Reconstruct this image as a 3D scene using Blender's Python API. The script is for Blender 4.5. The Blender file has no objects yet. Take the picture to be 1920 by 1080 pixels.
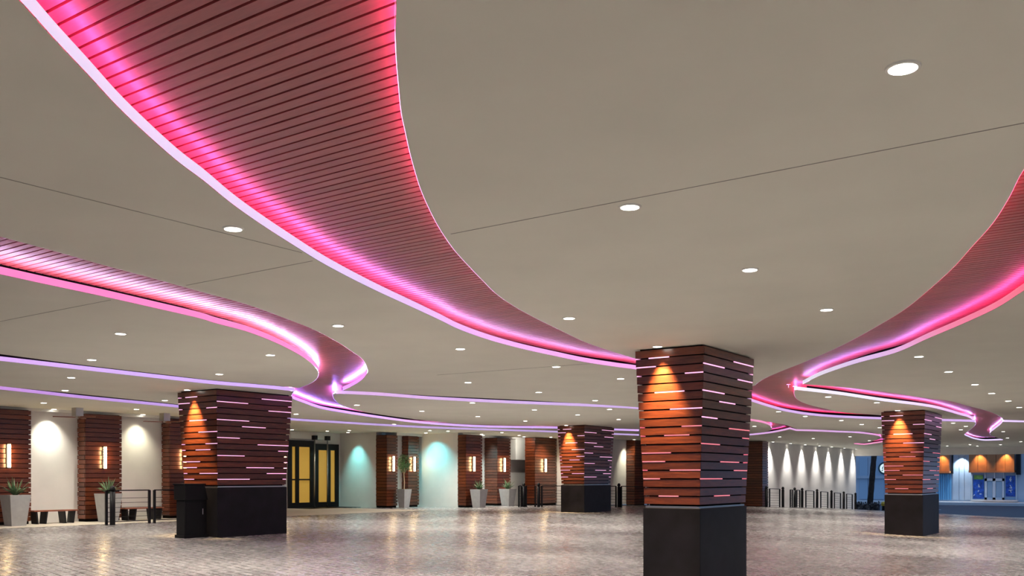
import bpy, math, random
from mathutils import Vector, geometry
random.seed(7)

# ------------------------------------------------------------------ camera, world, exposure
F_PX, CX, HY = 1780.0, 960.0, 895.0          # focal length and horizon in a 1920x1080 frame
CAM_Z = 1.55                                  # eye height over the entrance pavement
CEIL = CAM_Z + 2.3                            # underside of the canopy
YAW = math.radians(35.29)
SN, CS = math.sin(YAW), math.cos(YAW)
scene = bpy.context.scene
col = scene.collection

cam_d = bpy.data.cameras.new('camera')
cam = bpy.data.objects.new('camera', cam_d)
col.objects.link(cam)
cam.location = (0, 0, CAM_Z)
cam.rotation_euler = (math.radians(90), 0, YAW)
cam_d.sensor_width = 36.0
cam_d.lens = 36.0 * F_PX / 1920.0
cam_d.shift_y = (HY - 540.0) / 1920.0
cam_d.clip_end = 600
scene.camera = cam

world = bpy.data.worlds.new('dusk')
scene.world = world
world.use_nodes = True
bg = world.node_tree.nodes['Background']
bg.inputs[0].default_value = (0.22, 0.36, 0.62, 1)     # even dusk sky
bg.inputs[1].default_value = 0.85

scene.view_settings.view_transform = 'Standard'
scene.view_settings.look = 'None'
scene.view_settings.exposure = 0.27
scene.view_settings.gamma = 1.0
scene.view_settings.use_curve_mapping = False

DOWN_W = 520.0        # one ceiling downlight
scene.cycles.adaptive_threshold = 0.02
scene.cycles.max_bounces = 6
scene.cycles.diffuse_bounces = 4
scene.cycles.glossy_bounces = 3
LED_K = 0.80           # light strips

# ------------------------------------------------------------------ geometry helpers
def plane_pt(px, py, z=CEIL):
    """where the sight line through a frame position meets the level z -> (x, y)"""
    Y = F_PX * (z - CAM_Z) / (HY - py)
    X = (px - CX) / F_PX * Y
    return cam2w(X, Y)

def cam2w(X, Y):
    return (CS * X - SN * Y, SN * X + CS * Y)

def y_at_x(px, R):
    u = (px - CX) / F_PX
    Y = R / (CS * u - SN)
    return SN * u * Y + CS * Y

def x_at_y(px, B):
    u = (px - CX) / F_PX
    Y = B / (SN * u + CS)
    return CS * u * Y - SN * Y

def z_at(py, x, y):
    Y = -SN * x + CS * y
    return CAM_Z + (HY - py) * Y / F_PX

def floor_z(x, y):
    a = max(0.0, x + 22.0)
    s1 = 0.0 if a == 0 else 0.034 * (a * a / 4 if a < 2 else a - 1)
    s1 = min(s1, 0.9 + 0.1 * math.tanh(s1 - 0.9)) if s1 > 0.9 else s1
    s2 = 0.0006 * max(0.0, y - 36.0) ** 2
    return -(s1 + s2)

def catmull(pts, n=6):
    out = []
    m = len(pts)
    for i in range(m - 1):
        p0 = pts[max(i - 1, 0)]; p1 = pts[i]; p2 = pts[i + 1]; p3 = pts[min(i + 2, m - 1)]
        def tj(t, a, b):
            return t + max(1e-6, math.hypot(b[0] - a[0], b[1] - a[1])) ** 0.5
        t0 = 0.0
        t1 = tj(t0, p0, p1) if p0 != p1 else t0 + 1e-3
        t2 = tj(t1, p1, p2)
        t3 = tj(t2, p2, p3) if p3 != p2 else t2 + 1e-3
        for k in range(n):
            t = t1 + (t2 - t1) * k / n
            def L(a, b, ta, tb):
                w = (t - ta) / (tb - ta)
                return (a[0] * (1 - w) + b[0] * w, a[1] * (1 - w) + b[1] * w)
            A1 = L(p0, p1, t0, t1) if p0 != p1 else p1
            A2 = L(p1, p2, t1, t2)
            A3 = L(p2, p3, t2, t3) if p3 != p2 else p2
            B1 = L(A1, A2, t0, t2)
            B2 = L(A2, A3, t1, t3)
            out.append(L(B1, B2, t1, t2))
    out.append(pts[-1])
    return out

class MB:
    """collects simple solids and links them as one mesh object"""
    def __init__(self):
        self.v = []; self.f = []
    def box(self, x0, x1, y0, y1, z0, z1):
        return self.prism([(x0, y0), (x1, y0), (x1, y1), (x0, y1)], z0, z1)
    def prism(self, poly, z0, z1, poly_top=None):
        n = len(poly); b = len(self.v)
        pt = poly_top or poly
        self.v += [(p[0], p[1], z0) for p in poly] + [(p[0], p[1], z1) for p in pt]
        self.f.append(tuple(b + i for i in reversed(range(n))))
        self.f.append(tuple(b + n + i for i in range(n)))
        for i in range(n):
            j = (i + 1) % n
            self.f.append((b + i, b + j, b + n + j, b + n + i))
        return self
    def bar(self, p, q, r, n=6):
        p = Vector(p); q = Vector(q)
        d = (q - p).normalized()
        a = d.orthogonal().normalized(); c = d.cross(a)
        b = len(self.v)
        for e in (p, q):
            for i in range(n):
                t = 2 * math.pi * i / n
                w = e + a * (r * math.cos(t)) + c * (r * math.sin(t))
                self.v.append(tuple(w))
        self.f.append(tuple(b + i for i in reversed(range(n))))
        self.f.append(tuple(b + n + i for i in range(n)))
        for i in range(n):
            j = (i + 1) % n
            self.f.append((b + i, b + j, b + n + j, b + n + i))
        return self
    def lathe(self, prof, n=16, cx=0, cy=0):
        b = len(self.v); m = len(prof)
        for r, z in prof:
            for i in range(n):
                t = 2 * math.pi * i / n
                self.v.append((cx + r * math.cos(t), cy + r * math.sin(t), z))
        for k in range(m - 1):
            for i in range(n):
                j = (i + 1) % n
                self.f.append((b + k * n + i, b + k * n + j, b + (k + 1) * n + j, b + (k + 1) * n + i))
        self.f.append(tuple(b + i for i in reversed(range(n))))
        self.f.append(tuple(b + (m - 1) * n + i for i in range(n)))
        return self
    def quad(self, a, b_, c, d):
        b = len(self.v)
        self.v += [a, b_, c, d]
        self.f.append((b, b + 1, b + 2, b + 3))
        return self
    def mesh(self, name, mat):
        me = bpy.data.meshes.new(name)
        me.from_pydata(self.v, [], self.f)
        me.materials.append(mat)
        me.update()
        return me
    def build(self, name, mat, parent=None, loc=(0, 0, 0)):
        o = bpy.data.objects.new(name, self.mesh(name, mat))
        col.objects.link(o)
        o.location = loc
        if parent is not None:
            o.parent = parent
        return o

def link_mesh(name, me, parent=None, loc=(0, 0, 0)):
    o = bpy.data.objects.new(name, me)
    col.objects.link(o)
    o.location = loc
    if parent is not None:
        o.parent = parent
    return o

def tag(o, label=None, cat=None, group=None, kind=None):
    if label: o['label'] = label
    if cat: o['category'] = cat
    if group: o['group'] = group
    if kind: o['kind'] = kind
    return o

def thing(name, label, cat, loc=(0, 0, 0), group=None, kind=None):
    o = bpy.data.objects.new(name, None)
    o.empty_display_size = 0.1
    col.objects.link(o)
    o.location = loc
    return tag(o, label, cat, group, kind)

def smooth(o):
    for p in o.data.polygons:
        p.use_smooth = True
    return o

def bevel(o, w=0.01, seg=2):
    m = o.modifiers.new('edge', 'BEVEL')
    m.width = w; m.segments = seg; m.limit_method = 'ANGLE'
    return o

def spot(loc, aim, watts, angle, blend, color, parent=None, radius=0.05, name='lamp'):
    d = bpy.data.lights.new(name, 'SPOT')
    d.energy = watts; d.spot_size = math.radians(angle); d.spot_blend = blend
    d.color = color; d.shadow_soft_size = radius
    o = bpy.data.objects.new(name, d)
    col.objects.link(o)
    o.location = loc
    v = Vector(aim) - Vector(loc)
    o.rotation_euler = v.to_track_quat('-Z', 'Y').to_euler()
    if parent is not None:
        o.parent = parent
    return o

# ------------------------------------------------------------------ materials
def new_mat(name):
    m = bpy.data.materials.new(name)
    m.use_nodes = True
    nt = m.node_tree
    return m, nt, nt.nodes['Principled BSDF']

def plain(name, rgb, rough=0.5, metal=0.0, noise=0.0, scale=6.0, bump=0.0, coat=0.0, spec=0.5):
    m, nt, p = new_mat(name)
    p.inputs['Base Color'].default_value = (*rgb, 1)
    p.inputs['Roughness'].default_value = rough
    p.inputs['Metallic'].default_value = metal
    p.inputs['Specular IOR Level'].default_value = spec
    if coat: p.inputs['Coat Weight'].default_value = coat
    if noise or bump:
        tc = nt.nodes.new('ShaderNodeTexCoord')
        nz = nt.nodes.new('ShaderNodeTexNoise')
        nz.inputs['Scale'].default_value = scale
        nz.inputs['Detail'].default_value = 5
        nt.links.new(tc.outputs['Object'], nz.inputs['Vector'])
        if noise:
            r = nt.nodes.new('ShaderNodeValToRGB')
            r.color_ramp.elements[0].position = 0.3
            r.color_ramp.elements[1].position = 0.7
            r.color_ramp.elements[0].color = (*[c * (1 - noise) for c in rgb], 1)
            r.color_ramp.elements[1].color = (*[min(1, c * (1 + noise)) for c in rgb], 1)
            nt.links.new(nz.outputs['Fac'], r.inputs['Fac'])
            nt.links.new(r.outputs['Color'], p.inputs['Base Color'])
        if bump:
            b = nt.nodes.new('ShaderNodeBump')
            b.inputs['Strength'].default_value = bump
            b.inputs['Distance'].default_value = 0.01
            nt.links.new(nz.outputs['Fac'], b.inputs['Height'])
            nt.links.new(b.outputs['Normal'], p.inputs['Normal'])
    return m

def glow(name, rgb, strength):
    m, nt, p = new_mat(name)
    p.inputs['Base Color'].default_value = (0.6, 0.6, 0.6, 1)
    p.inputs['Emission Color'].default_value = (*rgb, 1)
    p.inputs['Emission Strength'].default_value = strength
    return m

def wood(name, dark, light, rough=0.35, stretch=(1, 1, 14), vary=0.35, coat=0.2):
    """plank wood: grain along the board, tone differing from board to board"""
    m, nt, p = new_mat(name)
    tc = nt.nodes.new('ShaderNodeTexCoord')
    mp = nt.nodes.new('ShaderNodeMapping')
    mp.inputs['Scale'].default_value = stretch
    nz = nt.nodes.new('ShaderNodeTexNoise')
    nz.inputs['Scale'].default_value = 2.2
    nz.inputs['Detail'].default_value = 6
    nz.inputs['Roughness'].default_value = 0.65
    nz.inputs['Distortion'].default_value = 0.6
    oi = nt.nodes.new('ShaderNodeObjectInfo')
    add = nt.nodes.new('ShaderNodeVectorMath'); add.operation = 'ADD'
    mul = nt.nodes.new('ShaderNodeVectorMath'); mul.operation = 'SCALE'
    cmb = nt.nodes.new('ShaderNodeCombineXYZ')
    nt.links.new(oi.outputs['Random'], cmb.inputs[0])
    nt.links.new(oi.outputs['Random'], cmb.inputs[1])
    nt.links.new(cmb.outputs[0], mul.inputs[0])
    mul.inputs['Scale'].default_value = 37.0
    nt.links.new(tc.outputs['Object'], add.inputs[0])
    nt.links.new(mul.outputs[0], add.inputs[1])
    nt.links.new(add.outputs[0], mp.inputs['Vector'])
    nt.links.new(mp.outputs[0], nz.inputs['Vector'])
    r = nt.nodes.new('ShaderNodeValToRGB')
    r.color_ramp.elements[0].position = 0.28
    r.color_ramp.elements[1].position = 0.74
    r.color_ramp.elements[0].color = (*dark, 1)
    r.color_ramp.elements[1].color = (*light, 1)
    nt.links.new(nz.outputs['Fac'], r.inputs['Fac'])
    hs = nt.nodes.new('ShaderNodeHueSaturation')
    mr = nt.nodes.new('ShaderNodeMapRange')
    mr.inputs['To Min'].default_value = 1 - vary
    mr.inputs['To Max'].default_value = 1 + vary
    nt.links.new(oi.outputs['Random'], mr.inputs['Value'])
    nt.links.new(mr.outputs[0], hs.inputs['Value'])
    nt.links.new(r.outputs['Color'], hs.inputs['Color'])
    nt.links.new(hs.outputs['Color'], p.inputs['Base Color'])
    p.inputs['Roughness'].default_value = rough
    p.inputs['Coat Weight'].default_value = coat
    p.inputs['Coat Roughness'].default_value = 0.25
    b = nt.nodes.new('ShaderNodeBump')
    b.inputs['Strength'].default_value = 0.12
    b.inputs['Distance'].default_value = 0.004
    nt.links.new(nz.outputs['Fac'], b.inputs['Height'])
    nt.links.new(b.outputs['Normal'], p.inputs['Normal'])
    return m

def led_run(name, stops, strength, noise_scale=0.16):
    """colour-changing light strip: hue wanders along the run"""
    m, nt, p = new_mat(name)
    tc = nt.nodes.new('ShaderNodeTexCoord')
    nz = nt.nodes.new('ShaderNodeTexNoise')
    nz.inputs['Scale'].default_value = noise_scale
    nz.inputs['Detail'].default_value = 1.0
    nt.links.new(tc.outputs['Object'], nz.inputs['Vector'])
    r = nt.nodes.new('ShaderNodeValToRGB')
    els = r.color_ramp.elements
    n = len(stops)
    for i, c in enumerate(stops):
        pos = 0.33 + 0.34 * i / max(1, n - 1)
        e = els[i] if i < 2 else els.new(pos)
        e.position = pos
        e.color = (*c, 1)
    nt.links.new(nz.outputs['Fac'], r.inputs['Fac'])
    nt.links.new(r.outputs['Color'], p.inputs['Emission Color'])
    p.inputs['Emission Strength'].default_value = strength * LED_K
    p.inputs['Base Color'].default_value = (0.5, 0.5, 0.5, 1)
    return m

def led_grad(name, stops, strength):
    """light strip programmed with a colour for each stretch of the run: stops of (metres along the drive, colour)"""
    m, nt, p = new_mat(name)
    tc = nt.nodes.new('ShaderNodeTexCoord')
    sp = nt.nodes.new('ShaderNodeSeparateXYZ')
    nt.links.new(tc.outputs['Object'], sp.inputs[0])
    mr = nt.nodes.new('ShaderNodeMapRange')
    lo, hi = stops[0][0], stops[-1][0]
    mr.inputs['From Min'].default_value = lo; mr.inputs['From Max'].default_value = hi
    nt.links.new(sp.outputs['Y'], mr.inputs['Value'])
    r = nt.nodes.new('ShaderNodeValToRGB')
    els = r.color_ramp.elements
    for i, (y, c) in enumerate(stops):
        pos = (y - lo) / (hi - lo)
        e = els[i] if i < 2 else els.new(pos)
        e.position = pos; e.color = (*c, 1)
    nt.links.new(mr.outputs[0], r.inputs['Fac'])
    nt.links.new(r.outputs['Color'], p.inputs['Emission Color'])
    p.inputs['Emission Strength'].default_value = strength * LED_K
    p.inputs['Base Color'].default_value = (0.5, 0.5, 0.5, 1)
    return m

M = {}
M['ceil'] = plain('painted_plaster', (0.79, 0.785, 0.69), 0.9, noise=0.03, scale=0.8, spec=0.2)
M['wall'] = plain('white_render', (0.74, 0.71, 0.67), 0.8, noise=0.04, scale=1.5)
M['trimw'] = plain('white_trim', (0.75, 0.73, 0.68), 0.6)
M['black'] = plain('soot_black', (0.008, 0.006, 0.006), 0.9, spec=0.1)
M['granite'] = plain('black_granite', (0.007, 0.0065, 0.010), 0.5, noise=0.5, scale=3.0, spec=0.25)
M['metalblk'] = plain('black_powder_coat', (0.006, 0.006, 0.008), 0.5, spec=0.3)
M['podium'] = plain('black_laminate', (0.004, 0.004, 0.005), 0.5, spec=0.25)
M['steel'] = plain('brushed_steel', (0.55, 0.54, 0.52), 0.3, metal=1.0)
M['concrete'] = plain('grey_planter_concrete', (0.36, 0.36, 0.36), 0.75, noise=0.08, scale=5)
M['soil'] = plain('potting_soil', (0.03, 0.02, 0.015), 0.95)
M['leaf'] = plain('leaf_green', (0.07, 0.18, 0.06), 0.5, noise=0.4, scale=20)
M['agave'] = plain('agave_green', (0.14, 0.24, 0.12), 0.5, noise=0.3, scale=9)
M['bark'] = plain('pale_bark', (0.42, 0.30, 0.20), 0.8, noise=0.2, scale=20)
M['slat'] = wood('red_slat_wood', (0.31, 0.058, 0.060), (0.43, 0.088, 0.088), 0.40, (2.0, 16, 16), 0.10, 0.15)
M['plankx'] = wood('plank_wood_x', (0.048, 0.0098, 0.0044), (0.195, 0.044, 0.0125), 0.30, (1.2, 14, 14), 0.35, 0.3)
M['planky'] = wood('plank_wood_y', (0.048, 0.0098, 0.0044), (0.195, 0.044, 0.0125), 0.30, (14, 1.2, 14), 0.35, 0.3)
M['bench'] = wood('bench_wood', (0.16, 0.045, 0.025), (0.30, 0.09, 0.045), 0.4, (14, 1, 14), 0.1)
M['lens'] = glow('downlight_lens', (1.0, 0.95, 0.84), 14.0)
M['trimring'] = plain('downlight_trim', (0.78, 0.76, 0.70), 0.4)
M['tube'] = glow('sconce_tube', (1.0, 0.70, 0.34), 22.0)
M['led_pink'] = glow('pillar_led_pale_pink', (1.0, 0.42, 0.72), 1.1)
M['led_red'] = glow('pillar_led_rose', (1.0, 0.16, 0.24), 0.75)
M['gold'] = glow('gold_lit_curtain', (0.80, 0.45, 0.07), 0.32)
M['gold'].node_tree.nodes['Principled BSDF'].inputs['Base Color'].default_value = (0.40, 0.26, 0.05, 1)
M['road'] = plain('asphalt', (0.05, 0.055, 0.075), 0.7, noise=0.2, scale=2)
M['kerb'] = plain('pale_kerb', (0.6, 0.6, 0.6), 0.8)
M['walk'] = plain('sandy_walkway', (0.46, 0.41, 0.34), 0.55, noise=0.12, scale=3, bump=0.2)
M['joint'] = plain('shadow_joint', (0.33, 0.32, 0.28), 0.9)
M['bluewall'] = plain('slate_blue_panel', (0.46, 0.53, 0.62), 0.6, noise=0.08, scale=0.6)
M['bluesheet'] = plain('bright_blue_sheet', (0.12, 0.36, 0.62), 0.5)
M['blueglass'] = plain('blue_glass', (0.36, 0.50, 0.64), 0.25)
M['copper'] = plain('copper_panel', (0.42, 0.15, 0.045), 0.4, noise=0.2, scale=1.2)
M['palm'] = plain('dark_trunk_bark', (0.03, 0.028, 0.028), 0.9, noise=0.4, scale=6, bump=0.6)
M['white'] = plain('white_frame', (0.72, 0.76, 0.80), 0.5)
M['poster'] = plain('deep_blue_print', (0.02, 0.09, 0.45), 0.4, noise=0.6, scale=2.5)
M['postgreen'] = plain('green_print', (0.18, 0.34, 0.06), 0.4, noise=0.5, scale=3)
M['yellow'] = plain('yellow_paint', (0.75, 0.55, 0.08), 0.5)
M['hedge'] = plain('night_shrub', (0.012, 0.018, 0.03), 0.9, noise=0.5, scale=10)

# colour runs of the curving recesses
LAV, LILAC, PINK, ROSE, VIOLET, BLUEV = ((0.70, 0.62, 1.0), (0.78, 0.50, 1.0), (1.0, 0.30, 0.62),
                                        (1.0, 0.14, 0.30), (0.42, 0.26, 1.0), (0.28, 0.22, 1.0))
ICE = (0.80, 0.86, 1.0)
RUN = {
    'A': led_grad('run_lavender', [(2, (0.80, 0.74, 1.0)), (8, (0.74, 0.62, 1.0)), (12, (0.86, 0.46, 1.0)), (18, (0.95, 0.42, 0.92)), (24, (0.80, 0.5, 0.95)), (32, (0.62, 0.46, 0.95))], 0.90),
    'B': led_grad('run_rose', [(4, ROSE), (12, (1.0, 0.12, 0.20)), (16, (1.0, 0.22, 0.42)), (19, (0.80, 0.55, 1.0)), (22, ICE)], 0.78),
    'C': led_grad('run_ice', [(20, ICE), (30, (0.78, 0.80, 1.0)), (36, LILAC), (48, LAV)], 1.05),
    'D': led_grad('run_orchid', [(2, (0.95, 0.16, 0.52)), (11, (0.95, 0.20, 0.60)), (15, (0.95, 0.28, 0.75)), (18.5, (0.72, 0.40, 1.5)), (24, (0.66, 0.40, 1.5)), (29, LILAC), (34, (0.6, 0.42, 1.0))], 0.92),
    'E': led_grad('run_lilac', [(4, (0.85, 0.42, 0.95)), (12, (0.62, 0.42, 1.0)), (20, (0.60, 0.42, 1.0))], 0.9),
    'F': led_grad('run_mauve', [(20, LILAC), (28, (0.62, 0.48, 1.0)), (36, (0.95, 0.30, 0.55)), (50, LILAC), (60, PINK)], 0.8),
    'G': led_grad('run_violet', [(4, (0.75, 0.3, 0.85)), (14, (0.62, 0.32, 0.95)), (22, (0.55, 0.4, 1.0)), (40, (0.6, 0.45, 0.9))], 0.75),
}
COVE = {
    'A': led_grad('cove_magenta', [(1, (1.0, 0.08, 0.40)), (6, (1.0, 0.12, 0.50)), (9, (0.85, 0.25, 0.9)), (13, (0.80, 0.45, 1.0)), (18, (0.85, 0.40, 1.0)), (22, (1.0, 0.10, 0.40)), (30, (1.0, 0.12, 0.45))], 34.0),
    'B': led_grad('cove_red', [(4, (1.0, 0.10, 0.25)), (11, (1.0, 0.08, 0.28)), (15, (0.95, 0.14, 0.6)), (18, (0.70, 0.28, 1.0)), (22, (0.55, 0.3, 1.0))], 26.0),
    'C': led_grad('cove_violet', [(20, (0.5, 0.3, 1.0)), (26, (0.9, 0.3, 0.9)), (32, (0.85, 0.3, 0.9)), (38, (0.5, 0.3, 1.0))], 34.0),
    'D': led_grad('cove_bright', [(2, (0.80, 0.62, 1.0)), (10, (0.85, 0.60, 1.0)), (15, (0.62, 0.45, 1.0)), (18.5, (0.9, 0.6, 3.2)), (23, (1.0, 0.7, 3.6)), (28, (0.60, 0.50, 1.2))], 62.0),
    'E': led_run('cove_lilac', [(0.6, 0.3, 1.0), (1.0, 0.3, 0.8)], 20.0, 0.1),
    'F': led_run('cove_rose', [(1.0, 0.1, 0.4), (0.8, 0.2, 0.9)], 20.0, 0.1),
    'G': led_run('cove_mauve', [(0.8, 0.2, 0.9), (0.5, 0.2, 1.0)], 20.0, 0.1),
}

def floor_mat():
    m, nt, p = new_mat('worn_pavers')
    tc = nt.nodes.new('ShaderNodeTexCoord')
    mp = nt.nodes.new('ShaderNodeMapping')
    mp.inputs['Rotation'].default_value = (0, 0, math.radians(12))
    nt.links.new(tc.outputs['Object'], mp.inputs['Vector'])
    br = nt.nodes.new('ShaderNodeTexBrick')
    br.inputs['Scale'].default_value = 1.0
    br.inputs['Brick Width'].default_value = 0.42
    br.inputs['Row Height'].default_value = 0.21
    br.inputs['Mortar Size'].default_value = 0.016
    br.inputs['Mortar Smooth'].default_value = 0.4
    br.inputs['Color1'].default_value = (0.43, 0.415, 0.41, 1)
    br.inputs['Color2'].default_value = (0.33, 0.318, 0.315, 1)
    br.inputs['Mortar'].default_value = (0.085, 0.078, 0.078, 1)
    nt.links.new(mp.outputs[0], br.inputs['Vector'])
    n1 = nt.nodes.new('ShaderNodeTexNoise')
    n1.inputs['Scale'].default_value = 0.28
    n1.inputs['Detail'].default_value = 4
    nt.links.new(tc.outputs['Object'], n1.inputs['Vector'])
    mx = nt.nodes.new('ShaderNodeMix'); mx.data_type = 'RGBA'; mx.blend_type = 'MULTIPLY'
    rp = nt.nodes.new('ShaderNodeValToRGB')
    rp.color_ramp.elements[0].position = 0.35
    rp.color_ramp.elements[1].position = 0.68
    rp.color_ramp.elements[0].color = (0.50, 0.485, 0.50, 1)
    rp.color_ramp.elements[1].color = (1.12, 1.11, 1.10, 1)
    nt.links.new(n1.outputs['Fac'], rp.inputs['Fac'])
    mx.inputs['Factor'].default_value = 1.0
    nt.links.new(br.outputs['Color'], mx.inputs['A'])
    nt.links.new(rp.outputs['Color'], mx.inputs['B'])
    nt.links.new(mx.outputs['Result'], p.inputs['Base Color'])
    n2 = nt.nodes.new('ShaderNodeTexNoise')
    n2.inputs['Scale'].default_value = 6.0
    n2.inputs['Detail'].default_value = 6
    n2.inputs['Roughness'].default_value = 0.6
    nt.links.new(tc.outputs['Object'], n2.inputs['Vector'])
    rr = nt.nodes.new('ShaderNodeMapRange')
    rr.inputs['From Min'].default_value = 0.3
    rr.inputs['From Max'].default_value = 0.7
    rr.inputs['To Min'].default_value = 0.16
    rr.inputs['To Max'].default_value = 0.36
    nt.links.new(n2.outputs['Fac'], rr.inputs['Value'])
    nt.links.new(rr.outputs[0], p.inputs['Roughness'])
    b1 = nt.nodes.new('ShaderNodeBump')
    b1.inputs['Strength'].default_value = 0.5
    b1.inputs['Distance'].default_value = 0.010
    b1.invert = True
    nt.links.new(br.outputs['Fac'], b1.inputs['Height'])
    b2 = nt.nodes.new('ShaderNodeBump')
    b2.inputs['Strength'].default_value = 0.32
    b2.inputs['Distance'].default_value = 0.006
    nt.links.new(n2.outputs['Fac'], b2.inputs['Height'])
    nt.links.new(b1.outputs['Normal'], b2.inputs['Normal'])
    nt.links.new(b2.outputs['Normal'], p.inputs['Normal'])
    return m
M['floor'] = floor_mat()

# ------------------------------------------------------------------ floor
def grid(name, x0, x1, y0, y1, step, zf, mat):
    nx = int(round((x1 - x0) / step)); ny = int(round((y1 - y0) / step))
    v = []; f = []
    for j in range(ny + 1):
        for i in range(nx + 1):
            x = x0 + (x1 - x0) * i / nx; y = y0 + (y1 - y0) * j / ny
            v.append((x, y, zf(x, y)))
    for j in range(ny):
        for i in range(nx):
            a = j * (nx + 1) + i
            f.append((a, a + 1, a + nx + 2, a + nx + 1))
    mb = MB(); mb.v = v; mb.f = f
    o = mb.build(name, mat)
    return smooth(o)

tag(grid('floor', -46, 44, -30, 80, 1.0, floor_z, M['floor']), kind='structure')
tag(grid('floor_walkway', -36.5, -28.9, -30, 34, 1.0, lambda x, y: floor_z(x, y) + 0.012, M['walk']), kind='structure')

# ------------------------------------------------------------------ ceiling with curving recesses
def lip(pts, n=6):
    """smooth lip of a recess; tuples of 3 are camera-frame metres, tuples of 2 frame positions on the ceiling"""
    w = [cam2w(p[0], p[1]) if len(p) == 3 else plane_pt(p[0], p[1]) for p in pts]
    return catmull(w, n)

HOLES = {}
# A: the widest recess, top of the view, swinging away behind the near pillar
A_left = lip([(-2.0, -4, 0), (-2.2, -1, 0), (-2.32, 1.5, 0), (-2.36, 3.2, 0), (35, 0), (100, 72), (167, 143), (217, 197), (267, 245),
              (333, 303), (380, 338), (435.5, 383), (491, 422), (547, 458), (602, 492), (658, 522), (713, 549), (769, 574.5),
              (824, 600), (859, 617), (918.5, 638), (978, 654), (1037, 667), (1096, 679), (1155, 688), (1190, 692.5), (1260, 706),
              (1335, 727), (1412, 754), (1444, 764), (1473, 771.5), (1517, 778.5), (1560, 782.3), (1604, 784.5), (1655, 786.4),
              (1740, 788.8), (1822, 791)])
A_back = [plane_pt(*p) for p in [(1835, 791.5), (1835, 787)]] + lip([(1826, 787), (1762, 785), (1700, 781.8), (1655, 779), (1633, 777.2), (1604, 775.4), (1575, 772.4), (1546, 766),
              (1524, 761), (1505, 754.6), (1493, 747), (1489, 738), (1490, 730)]) + [plane_pt(1455, 722)] + \
         lip([(1420, 721), (1395, 727), (1360, 722), (1290, 702), (1240, 687), (1190, 672), (1141, 657), (1096, 641), (1052, 620), (1007, 598),
              (966, 575.5), (933, 553), (904, 525), (880, 500), (852, 469), (824, 428), (805, 392), (789, 355), (780, 327), (769, 287),
              (760, 246), (753, 213), (747, 153), (743, 103), (741.7, 60), (742.7, 0), (-0.40, 3.0, 0), (-0.18, 1.2, 0), (0.1, -1, 0), (0.4, -4, 0)])
HOLES['A'] = A_left + A_back
# B: recess entering from the right edge of the view
HOLES['B'] = lip([(2.7, -4, 0), (2.85, 0, 0), (3.0, 2.5, 0), (3.25, 4.6, 0), (3.55, 6.1, 0), (1920, 317), (1891, 372), (1861, 419), (1823, 462), (1789, 500), (1742, 543),
              (1695, 581), (1635.5, 617), (1580, 647), (1508, 679), (1465, 696), (1431, 711), (1416, 722)]) + \
         [plane_pt(1440, 728), plane_pt(1494, 727)] + \
         lip([(1503.5, 721.6), (1512, 717), (1537.6, 704.6), (1572, 692), (1614, 679), (1678, 662), (1742, 634), (1806, 607), (1870, 577),
              (1920, 545), (5.95, 10.2, 0), (5.55, 8.4, 0), (5.25, 6.4, 0), (5.05, 4, 0), (5.0, 0, 0), (5.0, -4, 0)])
# C: thin recess running right from the fork, with the far S
HOLES['C'] = [plane_pt(1485, 722)] + lip([(1504, 720.5), (1567, 725), (1650, 733.6), (1740, 747), (1781, 752), (1811, 760), (1842, 768), (1862, 774.4), (1878.5, 783.6),
              (1881, 788), (1877, 795), (1866, 804), (1856, 812), (1860, 817), (1870, 821), (1880.5, 824)]) + \
         lip([(1880.5, 825.2), (1850, 826.3), (1831.6, 824.3), (1815, 819), (1808, 815), (1815, 809), (1826.5, 799), (1829.4, 793),
              (1823.5, 787), (1817, 782.8), (1801, 778.5), (1781, 772.6), (1740, 763), (1650, 751.5), (1567, 739.5), (1492, 731)]) + [plane_pt(1478, 728)]
HOLES['C2'] = [plane_pt(1872, 787)] + lip([(1880, 787.2), (1920, 788.6), (2050, 793), (2250, 800)]) + lip([(2250, 803), (2050, 796.5), (1920, 791.8), (1880, 791.2)]) + [plane_pt(1870, 790.5)]
# D: bright recess from the left edge with the near S
HOLES['D'] = lip([(-900, 200), (-600, 281), (-300, 362), (-120, 411), (0, 443.6), (94.5, 469), (189, 495.6), (283, 521), (378, 547.5), (460, 570), (535, 597), (585, 616.6),
              (629, 639), (660, 659), (679, 673), (687.6, 687.6), (689, 698), (679, 712), (660, 724), (641, 732.5)]) + [plane_pt(630, 735.5)] + \
         lip([(624, 739), (626, 748), (641, 760), (665, 768), (694, 774.4), (739, 781), (805.5, 789), (872, 795), (960, 797.5), (1045, 799), (1153, 803), (1198, 805)]) + \
         lip([(1198, 808.5), (1153, 807), (1045, 803.6), (917, 801.5), (850, 798.5), (783, 793.3), (717, 785), (650, 775), (604.6, 767), (568, 755), (549, 747.5), (546.5, 742), (553, 733)]) + \
         lip([(562, 727), (578, 721), (592.5, 711.6), (597, 699.6), (592.5, 690), (573, 673), (544, 656), (508, 639), (460, 621), (400, 605), (378, 598), (283, 576),
              (189, 555), (94.5, 535), (0, 514.5), (-120, 489), (-300, 452), (-600, 390), (-900, 330)])
# E: thin recess from the left edge joining the near S
HOLES['E'] = lip([(-900, 560), (-300, 628), (0, 664), (157, 684.5), (315, 703), (400, 713), (500, 721.5), (559, 727.3)]) + [plane_pt(590, 729), plane_pt(575, 735)] + \
         lip([(553, 733.5), (500, 728.5), (400, 720.5), (315, 711.5), (157, 694), (0, 676.6), (-300, 643), (-900, 580)])
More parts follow.
